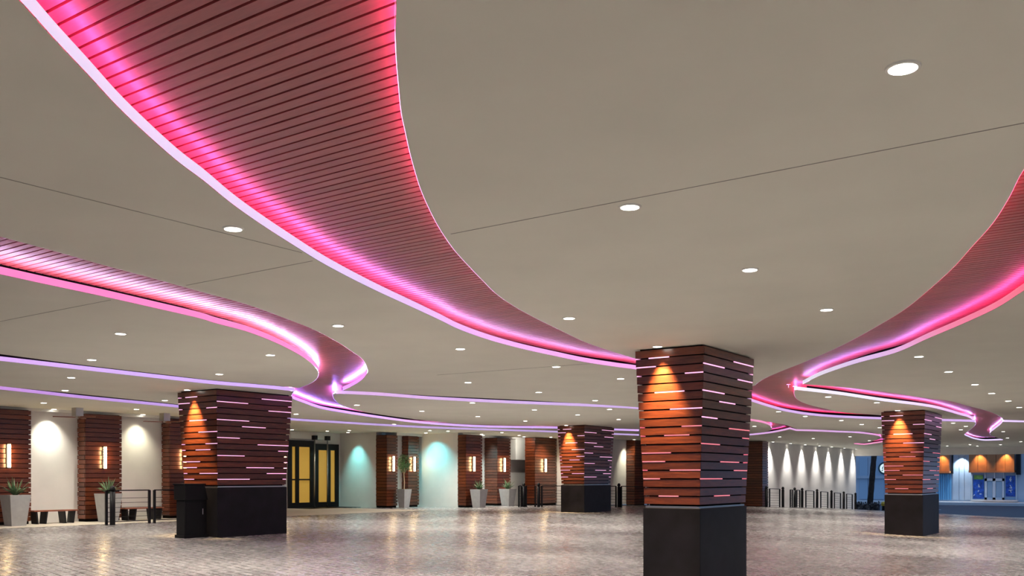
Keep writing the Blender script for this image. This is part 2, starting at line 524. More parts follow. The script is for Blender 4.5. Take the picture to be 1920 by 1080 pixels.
# F: thin recess running right from the near S to the far wall
HOLES['F'] = [plane_pt(614, 732)] + lip([(641, 731.8), (713, 736), (800, 741.4), (978, 750), (1096, 757), (1194, 763.6), (1300, 773), (1413, 786), (1441, 791), (1470, 796), (1483, 800)]) + \
         lip([(1495, 804.8), (1531, 805.6), (1575, 807.8), (1601, 808.8), (1626, 810), (1645, 813.5), (1664, 817.5), (1671, 822), (1659, 828), (1640, 831.5), (1619, 834), (1601, 832.3)]) + \
         lip([(1601, 831), (1619, 830.5), (1640, 826), (1652, 821), (1645, 817), (1601, 811.7), (1575, 810.9), (1531, 809), (1493, 808)]) + \
         lip([(1481, 804.8), (1449, 811.5), (1410, 816), (1300, 823)]) + lip([(1300, 820.5), (1410, 813), (1443, 807.5), (1445, 800), (1439, 796), (1413, 789.8), (1300, 778)]) + \
         lip([(1290, 777), (1194, 766.8), (1096, 762), (948, 756), (800, 748.5), (713, 742), (631, 738)])
# G: thin recess nearest the building wall
HOLES['G'] = lip([(-900, 628), (-300, 695), (0, 724), (157, 739.6), (327, 757.5), (440, 771), (543, 783), (621, 788.5), (800, 799), (1045, 808), (1198, 814)]) + \
         lip([(1198, 817), (1045, 811.2), (800, 802.8), (621, 792.8), (543, 787.8), (440, 776.5), (315, 762.5), (157, 747.5), (0, 730.5), (-300, 703), (-900, 642)])

ORDER = ['A', 'B', 'C', 'C2', 'D', 'E', 'F', 'G']
OWNER = {'C2': 'C'}

def build_ceiling():
    vs = [Vector(p) for p in [(-40, -30), (44, -30), (44, 80), (-40, 80)]]
    faces = [[0, 1, 2, 3]]
    for k in ORDER:
        b = len(vs)
        poly = HOLES[k]
        cl = []
        for p in poly:
            if not cl or math.hypot(p[0] - cl[-1][0], p[1] - cl[-1][1]) > 0.01:
                cl.append(p)
        HOLES[k] = cl
        area = sum(cl[i][0] * cl[(i + 1) % len(cl)][1] - cl[(i + 1) % len(cl)][0] * cl[i][1] for i in range(len(cl)))
        idx = list(range(b, b + len(cl)))
        vs += [Vector(p) for p in cl]
        faces.append(idx if area > 0 else idx[::-1])
    ov, oe, of, _, _, orig = geometry.delaunay_2d_cdt(vs, [], faces, 0, 1e-4)
    owner = []
    for ids in orig:
        hs = [i for i in ids if i > 0]
        owner.append(-1 if not hs else min(hs) - 1)
        if not ids: owner[-1] = -2
    keep = MB(); keep.v = [(v.x, v.y, CEIL) for v in ov]
    keep.f = [tuple(reversed(f)) for f, o in zip(of, owner) if o == -1]
    o = keep.build('ceiling', M['ceil'])
    tag(o, kind='structure')
    # directed rim edges: the recess lies on the left of each
    edge = {}
    for f, w in zip(of, owner):
        for i in range(3):
            edge[(f[i], f[(i + 1) % 3])] = w
    rims = {}
    for (a, b), w in edge.items():
        if w >= 0 and edge.get((b, a), None) == -1:
            rims.setdefault(ORDER[w], []).append((a, b))
    return ov, rims

CV, RIMS = build_ceiling()

SOFFIT_LABEL = {
    'A': 'widest curving recess of red wooden slats with lavender lit edge, top of the ceiling',
    'B': 'curving recess of red slats with rose lit edge at the upper right of the ceiling',
    'C': 'S-shaped recess of slats with ice-white lit edge above the pillar by the street',
    'D': 'bright pink and white S-shaped slatted recess above the valet podium pillar',
    'E': 'narrow lilac lit recess crossing the ceiling just above the valet podium pillar',
    'F': 'narrow mauve lit recess crossing the ceiling behind the near pillar',
    'G': 'narrow violet lit recess closest to the white and wood building wall',
}
SOFF = {}
for k in 'ABCDEFG':
    SOFF[k] = thing('slatted_soffit', SOFFIT_LABEL[k], 'ceiling recess', (0, 0, 0), 'curving lit ceiling recesses', 'thing')

FH = 0.09
for k, edges in RIMS.items():
    own = OWNER.get(k, k)
    def nrm(a, b):
        d = (CV[b] - CV[a]); d.normalize()
        return Vector((-d.y, d.x))           # into the recess
    into = {}
    for a, b in edges:
        n = nrm(a, b)
        into.setdefault(a, Vector((0, 0))); into.setdefault(b, Vector((0, 0)))
        into[a] += n; into[b] += n
    for q in into.values():
        if q.length > 1e-6: q.normalize()
    nxt = {}
    for a, b in edges: nxt.setdefault(a, []).append(b)
    starts = [a for a in nxt if a not in {b for _, b in edges}]
    left = set(edges)
    while left:                              # one continuous strip at a time
        a = next((q for q in starts if any((q, b) in left for b in nxt[q])), None)
        if a is None: a = next(iter(left))[0]
        mb = MB(); cv = MB()
        while True:
            b = next((q for q in nxt.get(a, []) if (a, q) in left), None)
            if b is None: break
            left.discard((a, b))
            A, B = CV[a], CV[b]
            na, nb = into[a], into[b]
            A1, B1 = A + na * 0.004, B + nb * 0.004
            mb.quad((A1.x, A1.y, CEIL + 0.001), (B1.x, B1.y, CEIL + 0.001), (B1.x, B1.y, CEIL + FH), (A1.x, A1.y, CEIL + FH))
            A2, B2, A3, B3 = A - na * 0.01, B - nb * 0.01, A - na * 0.05, B - nb * 0.05
            cv.quad((A2.x, A2.y, CEIL + FH), (B2.x, B2.y, CEIL + FH), (B3.x, B3.y, CEIL + FH), (A3.x, A3.y, CEIL + FH))
            a = b
        lo = mb.build('light_strip', RUN[own], SOFF[own])
        lo['label'] = 'glowing coloured edge strip'
        cv.build('cove_light', COVE[own], SOFF[own])

# slats across the recesses, all parallel
def crossings(poly, y):
    xs = []
    n = len(poly)
    for i in range(n):
        (x0, y0), (x1, y1) = poly[i], poly[(i + 1) % n]
        if (y0 > y) != (y1 > y):
            xs.append(x0 + (x1 - x0) * (y - y0) / (y1 - y0))
    xs.sort()
    return [(xs[i], xs[i + 1]) for i in range(0, len(xs) - 1, 2)]

PITCH, GAP, OVER = 0.112, 0.021, 0.35
SZ0, SZ1 = CEIL + 0.20, CEIL + 0.225
FIELD = {k: MB() for k in 'ABCDEFG'}
ymin = -4.0
nrow = int((78 - ymin) / PITCH)
count = {}
for i in range(nrow):
    y0 = ymin + i * PITCH + GAP / 2; y1 = y0 + PITCH - GAP; ym = (y0 + y1) / 2
    done = []
    for k in ORDER:
        poly = HOLES[k]
        cm, c0, c1 = crossings(poly, ym), crossings(poly, y0), crossings(poly, y1)
        if len(c0) != len(cm): c0 = cm
        if len(c1) != len(cm): c1 = cm
        for (m, a, b) in zip(cm, c0, c1):
            if max(abs(a[0] - m[0]), abs(b[0] - m[0]), abs(a[1] - m[1]), abs(b[1] - m[1])) > 0.5:
                a = b = m
            segs = [(m[0] - OVER, m[1] + OVER, a[0] - OVER, b[0] - OVER, a[1] + OVER, b[1] + OVER)]
            for (d0, d1) in done:
                ns = []
                for s in segs:
                    if d1 <= s[0] or d0 >= s[1]:
                        ns.append(s); continue
                    if d0 - s[0] > 0.03: ns.append((s[0], d0, s[2], s[3], d0, d0))
                    if s[1] - d1 > 0.03: ns.append((d1, s[1], d1, d1, s[4], s[5]))
                segs = ns
            for s in segs:
                own = OWNER.get(k, k)
                L0, L1, R0, R1 = s[2], s[3], s[4], s[5]
                if R0 - L0 < 0.03 or R1 - L1 < 0.03: continue
                xm = (s[0] + s[1]) / 2
                Yc = -SN * xm + CS * ym; Xc = CS * xm + SN * ym
                inview = Yc > 3.2 and abs(Xc / max(Yc, .1)) < 0.60 + 1.2 / max(Yc, .1)
                big = own in 'ABCD' and inview and Yc < (30 if own != 'C' else 36)
                if big and count.get(own, 0) < 290:
                    count[own] = count.get(own, 0) + 1
                    x_c = (s[0] + s[1]) / 2
                    mb = MB()
                    mb.prism([(L0 - x_c, y0 - ym), (R0 - x_c, y0 - ym), (R1 - x_c, y1 - ym), (L1 - x_c, y1 - ym)], 0, SZ1 - SZ0)
                    mb.build('slat', M['slat'], SOFF[own], (x_c, ym, SZ0))
                else:
                    FIELD[own].prism([(L0, y0), (R0, y0), (R1, y1), (L1, y1)], SZ0, SZ1)
        done += [(m[0] - OVER, m[1] + OVER) for m in cm]
for k, mb in FIELD.items():
    if mb.v:
        tag(mb.build('slat_field', M['slat'], SOFF[k]), kind='stuff')
# dark void over the slats: the roof deck
tag(MB().box(-40, 44, -30, 80, CEIL + 0.45, CEIL + 0.75).build('roof_deck', M['black']), kind='structure')

# fine joints in the plaster
def inside_hole(x, y):
    for k in ORDER:
        for a, b in crossings(HOLES[k], y):
            if a - 0.02 < x < b + 0.02: return True
    return False
ceil_obj = bpy.data.objects['ceiling']
def joint(p0, p1, w=0.009):
    a = Vector(plane_pt(*p0)); b = Vector(plane_pt(*p1))
    n = int((b - a).length / 0.1)
    run = None
    d = (b - a).normalized(); q = Vector((-d.y, d.x)) * w / 2
    for i in range(n + 2):
        p = a + d * (0.1 * i)
        ok = i <= n and not inside_hole(p.x, p.y)
        if ok and run is None: run = p.copy()
        if not ok and run is not None:
            e = a + d * (0.1 * (i - 1))
            if (e - run).length > 0.3:
                MB().prism([tuple(run - q), tuple(e - q), tuple(e + q), tuple(run + q)], CEIL - 0.003, CEIL).build('joint', M['joint'], ceil_obj)
            run = None
joint((-100, 622), (2050, 205))
joint((-100, 307), (640, 492))
joint((820, 703), (1130, 680), 0.02)

# ------------------------------------------------------------------ walls of the building side
def wall(name, x0, x1, y0, y1, z0=-0.1, z1=CEIL + 0.02, mat=None):
    return tag(MB().box(x0, x1, y0, y1, z0, z1).build(name, mat or M['wall']), kind='structure')

ENT_R, ENT_B = -36.3, 35.6
wall('wall_left', -32.0, -31.5, -30, 27.2)
wall('wall_entrance_side', -36.8, -32.0, 26.9, 27.2)
wall('wall_entrance', -36.8, ENT_R, 27.2, ENT_B + 0.4)
wall('wall_back_niche', ENT_R, -33.7, ENT_B, ENT_B + 0.4)
wall('wall_back_strip', -33.85, -33.4, ENT_B + 0.85, 38.4)
wall('wall_back_teal', -33.85, -30.6, 38.4, 38.8)
wall('wall_back_recess', -32.4, -31.9, 38.8, 47.0)
wall('wall_back_return', -31.9, -28.5, 47.25, 47.6)
wall('wall_back_far', -28.5, -28.0, 47.25, 58.2)
wall('wall_far_return', -28.0, -23.75, 57.9, 58.2, z0=-2)
wall('wall_far', -22.5, -22.0, 58.62, 80.0, z0=-3.5)
# shallow white trim where wall meets ceiling
tag(MB().box(-31.5, -31.2, -30, 27.2, CEIL - 0.09, CEIL + 0.01).build('trim_1', M['trimw']), kind='structure')
tag(MB().box(-33.35, -33.0, ENT_B + 0.9 - 0.1, 38.4, CEIL - 0.14, CEIL + 0.01).build('trim_2', M['trimw']), kind='structure')
tag(MB().box(-31.9, -31.3, 38.8, 47.0, CEIL - 0.10, CEIL + 0.01).build('trim_3', M['trimw']), kind='structure')
# white boxed-in duct beside the far wall columns
duct = MB().box(-31.9, -31.35, y_at_x(963, -31.5), y_at_x(1002, -31.5), CAM_Z + 1.02, CEIL - 0.1).build('boxed_duct', M['trimw'])
tag(duct, 'white boxed-in bulkhead on the wall between two wooden columns', 'bulkhead')
# street-side fascia beam
tag(MB().box(-22.0, 44, 79.6, 80.0, CAM_Z + 1.74, CEIL + 0.02).build('trim_4', M['wall']), kind='structure')

# ------------------------------------------------------------------ wood-clad columns on the walls
BP, BG = 0.155, 0.022
def pilaster(label, y0, y1, rf, depth, z0, ztop, kick=0.10):
    t = thing('pilaster', label, 'column', (rf, (y0 + y1) / 2, z0), 'wood-clad wall columns', 'thing')
    hw = (y1 - y0) / 2; H = ztop - z0
    MB().box(-depth, -0.05, -hw + 0.05, hw - 0.05, 0, H).build('core', M['black'], t)
    n = int((H - kick) / BP)
    pitch = (H - kick) / n
    th = 0.03
    front = MB().box(-th, 0, -hw, hw, 0, pitch - BG).mesh('board', M['planky'])
    side = MB().box(-depth / 2 + 0.02, depth / 2 - th, -th / 2, th / 2, 0, pitch - BG).mesh('board', M['plankx'])
    for i in range(n):
        z = kick + i * pitch
        off = 0.012 if i % 2 else 0.0
        link_mesh('board', front, t, (off, 0, z))
        link_mesh('board', side, t, (-depth / 2, -hw + th / 2 - off, z))
        link_mesh('board', side, t, (-depth / 2, hw - th / 2 + off, z))
    return t

def sconce(label, x, y, zc, h=0.8, warm=True):
    t = thing('wall_sconce', label, 'wall light', (x, y, zc - h / 2), 'tube wall lights on the wooden columns', 'thing')
    MB().box(0.0, 0.02, -0.045, 0.045, 0.02, h - 0.02).build('back_plate', M['metalblk'], t)
    smooth(MB().lathe([(0.05, 0.03), (0.05, h - 0.03)], 14, 0.12, 0).build('glass_tube', M['tube'], t))
    for k in range(2):
        MB().lathe([(0.053, 0), (0.053, 0.03)], 14, 0.12, 0).build('end_cap', M['steel'], t, (0, 0, k * (h - 0.03)))
    for k in range(4):
        MB().box(0.02, 0.075, -0.012, 0.012, -0.01, 0.01).build('bracket', M['metalblk'], t, (0, 0, h * (k + 0.8) / 4.6))
    return t

ZS = CAM_Z + 0.69
PIL = [
    # label, y0, y1, front x, depth, z0, top, sconce frame x, sconce label
    ('wood-clad wall column behind the agave planter, at the left edge', y_at_x(-40, -31.0), y_at_x(58, -31.0), -31.0, 0.5, 0.012, CEIL - 0.09, 17, 'glowing tube light on the wooden column at the left edge'),
    ('wood-clad wall column between the two benches', y_at_x(160, -31.0), y_at_x(228, -31.0), -31.0, 0.5, 0.012, CEIL - 0.09, 197, 'glowing tube light on the wooden column between the benches'),
    ('wood-clad wall column half hidden behind the valet podium pillar', y_at_x(318, -31.0), y_at_x(384, -31.0), -31.0, 0.5, 0.012, CEIL - 0.09, 347, 'glowing tube light just above the valet podium'),
    ('wood-clad column at the entrance corner, almost hidden by the podium pillar', 25.8, 27.15, -31.0, 0.5, 0.012, CEIL - 0.09, 534, 'tube light peeping out between the podium pillar and the gold doors'),
    ('dark wood column to the left of the potted tree', ENT_B - 0.03, y_at_x(744, -33.0), -32.95, 0.75, 0.0, CEIL - 0.14, 738, 'tube light left of the potted tree'),
    ('narrow wood column directly behind the potted tree', 37.2, 38.05, -32.95, 0.45, 0.0, CEIL - 0.14, 777, 'tube light right of the potted tree'),
    ('wood column at the right end of the teal-lit wall', 38.37, 39.75, -30.05, 0.55, 0.0, CEIL - 0.10, 889, 'tube light on the column at the end of the teal-lit wall'),
    ('wood column beside the white boxed-in bulkhead', 42.4, 43.65, -31.0, 0.9, 0.0, CEIL - 0.10, 946, 'tube light on the column beside the white bulkhead'),
    ('broad reddish wood column just left of the farthest pillar', y_at_x(1003, -30.2), y_at_x(1043.5, -30.2), -30.2, 0.7, -0.05, CEIL - 0.02, 1023, 'single bright tube light on the broad reddish column'),
    ('thin sliver of wood column beside the near pillar', 51.7, 53.1, -27.4, 0.6, -0.2, CEIL - 0.02, None, None),
    ('wood column at the start of the white scalloped wall', 57.6, 58.6, -21.55, 2.2, -0.35, CEIL - 0.02, None, None),
]
for (lab, y0, y1, rf, dp, z0, zt, sx, slab) in PIL:
    pilaster(lab, y0, y1, rf, dp, z0, zt)
    if sx is not None:
        sconce(slab, rf + 0.012, y_at_x(sx, rf + 0.12), ZS)

# ------------------------------------------------------------------ the four big pillars
LEFT_LED = {1: (.2, .5), 2: (0, .3), 3: (.73, 1), 5: (.27, .72), 7: (.5, 1), 9: (.68, 1), 10: (.4, .8), 12: (0, .5), 13: (0, .4), 14: (.48, 1), 15: (0, .3), 17: (.27, .62)}
RIGHT_LED = {1: (.58, 1), 2: (0, .4), 3: (.68, 1), 5: (0, .42), 6: (.33, .65), 8: (0, .3), 9: (.55, 1), 10: (.85, 1), 11: (0, .37), 13: (.4, .8), 14: (.7, 1), 15: (0, .45), 17: (.3, .63)}

def pillar(label, cx, cy, hx, hy, taper_x, taper_y, z_wood, z_floor, led_lab, rosy_from=99):
    t = thing('clad_pillar', label, 'pillar', (cx, cy, z_floor), 'big wood-clad pillars', 'thing')
    zt = CEIL - z_floor; zw = z_wood - z_floor
    bx, by = hx - taper_x, hy - taper_y
    H = zt - zw - 0.03
    n = max(1, round(H / BP)); pitch = H / n
    def half(z):
        w = (z - zw) / (zt - zw)
        return bx + (hx - bx) * w, by + (hy - by) * w
    (ax, ay), (ux, uy) = half(zw), half(zt)
    MB().prism([(-ax + .07, -ay + .07), (ax - .07, -ay + .07), (ax - .07, ay - .07), (-ax + .07, ay - .07)], zw - 0.02, zt,
               [(-ux + .07, -uy + .07), (ux - .07, -uy + .07), (ux - .07, uy - .07), (-ux + .07, uy - .07)]).build('core', M['black'], t)
    base = MB().box(-bx - 0.02, bx + 0.02, -by - 0.02, by + 0.02, -0.25, zw - 0.045).build('plinth', M['granite'], t)
    bevel(base, 0.012)
    base['label'] = 'black granite plinth'
    MB().box(-bx + 0.015, bx - 0.015, -by + 0.015, by - 0.015, zw - 0.045, zw - 0.012).build('ledge', M['steel'], t)
    th = 0.035
    for k in range(1, n + 1):
        z1 = zt - 0.03 - (k - 1) * pitch
        z0 = z1 - pitch + BG
        x, y = half((z0 + z1) / 2)
        c = 0.004
        for sgn in (-1, 1):
            MB().prism([(-x + c, -y), (x - c, -y), (x - th, -y + th), (-x + th, -y + th)] if sgn < 0 else
                       [(-x + th, y - th), (x - th, y - th), (x - c, y), (-x + c, y)], 0, z1 - z0).build('board', M['plankx'], t, (0, 0, z0))
            MB().prism([(-x, -y + c), (-x + th, -y + th), (-x + th, y - th), (-x, y - c)] if sgn < 0 else
                       [(x - th, -y + th), (x, -y + c), (x, y - c), (x - th, y - th)], 0, z1 - z0).build('board', M['planky'], t, (0, 0, z0))
        mat = M['led_red'] if k >= rosy_from else M['led_pink']
        zb, zu = z0 - BG, z0 + 0.008
        d = 0.012
        e = 0.003
        for sgn in (-1, 1):
            if k in LEFT_LED and k < n:
                a, b = LEFT_LED[k]
                if sgn > 0: a, b = 1 - b, 1 - a
                x0, x1 = -x + 2 * x * a + (0.01 if a == 0 else 0), -x + 2 * x * b - (0.01 if b == 1 else 0)
                yy = (y - 0.004) * sgn
                MB().box(x0, x1, min(yy, yy - sgn * d), max(yy, yy - sgn * d) + 0, zb + e, zu - 0.009 + e).build('light_bar', mat, t)
            if k in RIGHT_LED and k < n:
                a, b = RIGHT_LED[k]
                if sgn < 0: a, b = 1 - b, 1 - a
                y0, y1 = -y + 2 * y * a + (0.01 if a == 0 else 0), -y + 2 * y * b - (0.01 if b == 1 else 0)
                xx = (x - 0.004) * sgn
                MB().box(min(xx, xx - sgn * d), max(xx, xx - sgn * d), y0, y1, zb + e, zu - 0.009 + e).build('light_bar', mat, t)
    return t

PILLARS = {
    'near': dict(cx=-7.42, cy=16.44, hx=0.67, hy=1.17, tx=.135, ty=.115, zw=CAM_Z - 0.50),
    'podium': dict(cx=-21.24, cy=16.9, hx=0.83, hy=1.28, tx=.13, ty=.13, zw=CAM_Z - 0.22),
    'street': dict(cx=-7.9, cy=35.85, hx=0.72, hy=1.40, tx=.11, ty=.12, zw=CAM_Z - 0.56),
    'far': dict(cx=-22.1, cy=37.05, hx=0.71, hy=1.32, tx=.12, ty=.15, zw=CAM_Z - 0.30),
}
PL = {'near': 'nearest wood-clad pillar with pink light bars, standing in the foreground',
      'podium': 'wood-clad pillar with pink light bars behind the black valet podium',
      'street': 'wood-clad pillar with pink light bars in front of the street opening',
      'far': 'smallest, farthest wood-clad pillar in the middle of the drive'}
for k, q in PILLARS.items():
    zf = min(floor_z(q['cx'] + sx * q['hx'], q['cy'] + sy * q['hy']) for sx in (-1, 1) for sy in (-1, 1)) + 0.02
    pillar(PL[k], q['cx'], q['cy'], q['hx'], q['hy'], q['tx'], q['ty'], q['zw'], zf, None, 9 if k == 'near' else (8 if k == 'street' else 99))

# ------------------------------------------------------------------ downlights
LENS = MB().lathe([(0.078, -0.013), (0.078, -0.004)], 20).mesh('lens', M['lens'])
def ring_mesh():
    mb = MB(); n = 24
    prof = [(0.078, 0.0), (0.078, -0.012), (0.094, -0.010), (0.098, 0.0)]
    for r, z in prof:
        for i in range(n):
            t = 2 * math.pi * i / n
            mb.v.append((r * math.cos(t), r * math.sin(t), z))
    for k in range(len(prof) - 1):
        for i in range(n):
            j = (i + 1) % n
            mb.f.append((k * n + i, (k + 1) * n + i, (k + 1) * n + j, k * n + j))
    return mb.mesh('trim_ring', M['trimring'])
RING = ring_mesh()
DL_GROUP = 'recessed ceiling downlights'
def downlight(label, x, y, watts=None, angle=130, aim=None, color=(1.0, 0.93, 0.82), blend=0.9, name='downlight', z=None, group=DL_GROUP, radius=0.06):
    z = CEIL if z is None else z
    t = thing(name, label, 'ceiling light', (x, y, z), group, 'thing')
    link_mesh('lens', LENS, t)
    link_mesh('trim_ring', RING, t)
    a = aim or (0, 0, -3)
    spot((0, 0, -0.03), a, DOWN_W if watts is None else watts, angle, blend, color, t, radius)
    return t

DLS = [
    (1693, 126, 'largest, brightest downlight, near the top right of the ceiling'),
    (1181, 387, 'downlight just below the plaster joint in the middle of the front ceiling'),
    (1406, 505, 'downlight above the nearest pillar and left of the rose lit recess'),
    (1550, 580, 'downlight closest to the rose lit recess, on the front ceiling'),
    (1067, 596, 'downlight beside the far tip of the widest slatted recess'),
    (437, 428, 'big downlight to the left of the widest slatted recess'),
    (634, 610, 'downlight above the outer bend of the near S-shaped recess'),
    (226, 625, 'downlight below the bright pink recess, at the far left'),
    (507, 665, 'downlight inside the inner bend of the near S-shaped recess'),
    (172, 674, 'downlight just above the lilac recess at the far left'),
    (411, 701, 'downlight above the lilac recess and over the podium pillar'),
    (863, 653.5, 'downlight under the middle of the widest slatted recess'),
    (1043, 687, 'downlight under the end of the widest slatted recess'),
    (1163.5, 709.5, 'downlight close to the upper left edge of the nearest pillar'),
    (877.5, 716.5, 'downlight right above the mauve recess, left of three'),
    (1010, 735, 'downlight right above the mauve recess, middle of three'),
    (1116, 750.5, 'downlight right above the mauve recess, right of three'),
    (133.5, 707.5, 'downlight between the lilac and violet recesses at the far left'),
    (122, 731.5, 'downlight touching the upper edge of the violet recess'),
    (309, 750.5, 'downlight above the violet recess, left of the podium pillar'),
    (82, 755, 'small downlight between violet recess and first ceiling fan'),
    (256, 767, 'small downlight between violet recess and second ceiling fan'),
    (669, 759, 'downlight inside the lower bend of the near S-shaped recess'),
    (791, 770.5, 'downlight right of the lower bend of the near S-shaped recess'),
    (886, 754.8, 'downlight touching the underside of the mauve recess, left one'),
    (1002, 768, 'downlight below the mauve recess, above the farthest pillar to its left'),
    (1143, 767, 'downlight touching the underside of the mauve recess beside the nearest pillar'),
    (896, 780.5, 'small downlight above the white end of the S-shaped recess'),
    (985, 789, 'small downlight left of the farthest pillar top, above the violet line'),
    (1083, 777.5, 'small downlight directly above the farthest pillar'),
    (1160, 786, 'small downlight between farthest and nearest pillar'),
    (555, 776, 'small downlight right of the podium pillar top'),
    (739, 795, 'small downlight above the teal-lit walls and the two tree columns'),
    (806, 807, 'small downlight over the right teal-lit wall'),
    (840, 808, 'small downlight just left of the wood column ending the teal wall'),
    (941, 811, 'small downlight above the column beside the bulkhead'),
    (903, 814, 'small downlight above the gap beside the teal wall column'),
    (973, 816, 'small downlight above the white boxed-in bulkhead'),
    (1033, 819.5, 'small downlight above the broad reddish column'),
    (1723, 668, 'first and largest of the row of downlights under the rose recess'),
    (1778.5, 696.5, 'second of the row of downlights under the rose recess'),
    (1828, 720.5, 'third of the row of downlights under the rose recess'),
    (1859.5, 737, 'fourth of the row of downlights under the rose recess'),
    (1890.5, 751.5, 'fifth of the row of downlights under the rose recess'),
    (1911, 763.5, 'last of the row of downlights under the rose recess, by the picture edge'),
    (1553, 743.6, 'downlight under the ice-white lit edge, left of two'),
    (1644, 754.5, 'downlight under the ice-white lit edge, right of two, near the street pillar'),
    (1460, 771.5, 'small downlight under the lilac edge right beside the nearest pillar'),
    (1510, 780, 'bright downlight under the lilac edge between the two right pillars'),
    (1577.5, 788, 'downlight midway between the lilac edge and the scalloped wall'),
    (1615.5, 795.5, 'bright downlight left of the street pillar'),
    (1649, 801.5, 'small downlight touching the left side of the street pillar'),
    (1414.5, 799, 'small downlight against the right side of the nearest pillar'),
    (1593.5, 818.5, 'downlight framed by the hooked pink recess above the scalloped wall'),
    (1630, 826, 'small downlight inside the hook of the pink recess'),
    (1462, 819, 'tiny downlight above the start of the scalloped wall'),
    (1525, 822, 'tiny downlight above the middle of the scalloped wall'),
    (1787, 793, 'small downlight right of the street pillar top'),
    (1811, 799, 'brighter downlight left of the far S-shaped recess'),
    (1801.5, 805.5, 'small downlight beneath the brighter one left of the far S recess'),
    (1881, 809, 'small downlight right of the far S-shaped recess, upper'),
    (1889, 821, 'small downlight right of the far S-shaped recess, lower'),
    (1914, 828, 'small downlight by the right picture edge above the street'),
    (1776, 836, 'tiny downlight at the street beam, closest to the street pillar'),
    (1818.5, 833.5, 'brightest of the tiny downlights below the far S recess'),
    (1832.5, 836, 'tiny downlight at the street beam below the far S recess'),
    (1876, 833.5, 'tiny downlight at the street beam above the copper awning'),
]
for px, py, lab in DLS:
    x, y = plane_pt(px, py)
    far = -SN * x + CS * y
    downlight(lab, x, y, watts=DOWN_W if far < 45 else DOWN_W * 0.8)

# stronger unseen downlights added around and behind the viewpoint to lift the ceiling light
for gx in (-18, -10.5, -3.5, 4, 11.5, 19):
    for gy in (-16, -9.5, -3, 3.5, 10, 16.5, 23):
        X, Y = CS * gx + SN * gy, -SN * gx + CS * gy
        if Y > 1.0 and abs(X / Y) < 0.62 and HY - F_PX * 2.3 / Y > -60: continue
        if inside_hole(gx, gy) or inside_hole(gx + .2, gy) or inside_hole(gx - .2, gy): continue
        downlight('added unseen downlight over the part of the drive outside the picture', gx, gy, watts=DOWN_W * 1.9, group='added fill downlights behind the viewpoint')

# accent lights grazing the pillars
ACC = {'near': ((1245, 646), 'downlight grazing the nearest pillar face'), 'podium': ((360, 729), 'downlight grazing the podium pillar face'),
       'street': ((1690, 767.5), 'downlight grazing the street pillar face'), 'far': ((1064, 796), 'downlight grazing the farthest pillar face')}
for k, ((px, py), lab) in ACC.items():
    q = PILLARS[k]
    x = q['cx'] - 0.12; y = q['cy'] - q['hy'] - 0.20
    downlight(lab, x, y, 1500, 56, (0, 0.36, -1.6), (1.0, 0.70, 0.36), 0.9)

# wall washers
for i, sx in enumerate((1442, 1475.5, 1503, 1529.5, 1553, 1577, 1599)):
    y = y_at_x(sx, -22.0)
    downlight('%s wall washer from the nearest pillar over the scalloped white wall' % ('first', 'second', 'third', 'fourth', 'fifth', 'sixth', 'seventh')[i],
              -21.74, y, 1150, 74, (-0.10, 0, -1.7), (1.0, 0.97, 0.93), 1.0, 'wall_washer', group='wall washers over the scalloped wall')
WASH = [
    (-31.06, y_at_x(97, -31.2), 330, 92, (-0.28, 0, -1.6), (1.0, 0.97, 0.82), 'washer over the white panel with the first bench', CEIL),
    (-31.06, y_at_x(264, -31.2), 210, 92, (-0.28, 0, -1.6), (1.0, 0.95, 0.70), 'washer over the white panel with the second bench', CEIL),
    (x_at_y(672, ENT_B), ENT_B - 0.75, 300, 66, (0, 0.7, -1.9), (0.25, 0.90, 0.90), 'teal washer over the wall right of the gold doors', CEIL),
    (-32.0, 38.4 - 0.9, 380, 104, (0, 0.8, -2.3), (0.12, 0.80, 0.90), 'teal washer over the wall right of the potted tree', CEIL),
    (-31.15, 41.3, 420, 90, (-0.5, 0, -1.8), (0.6, 0.98, 1.0), 'cool washer in the gap beside the teal wall column', CEIL),
    (-30.45, 44.2, 110, 140, (-0.6, 0.8, -0.9), (1.0, 0.96, 0.86), 'washer in front of the white boxed-in bulkhead', CEIL),
    (-27.3, y_at_x(1170, -28.0), 300, 70, (-0.7, 0, -1.8), (1.0, 0.95, 0.72), 'washer over the white panel right of the farthest pillar', CEIL),
]
for x, y, w, an, aim, c, lab, z in WASH:
    downlight(lab, x, y, w, an, aim, c, 1.0, 'wall_washer', z, 'washers over the wall panels')
for i, (px, py, lab) in enumerate([(547.5, 805.5, 'recessed light over the left gold door'), (613.5, 808, 'recessed light over the right gold door'), (655, 807, 'recessed light between gold doors and teal wall')]):
    x, y = plane_pt(px, py)
    downlight(lab, x, y, 60)

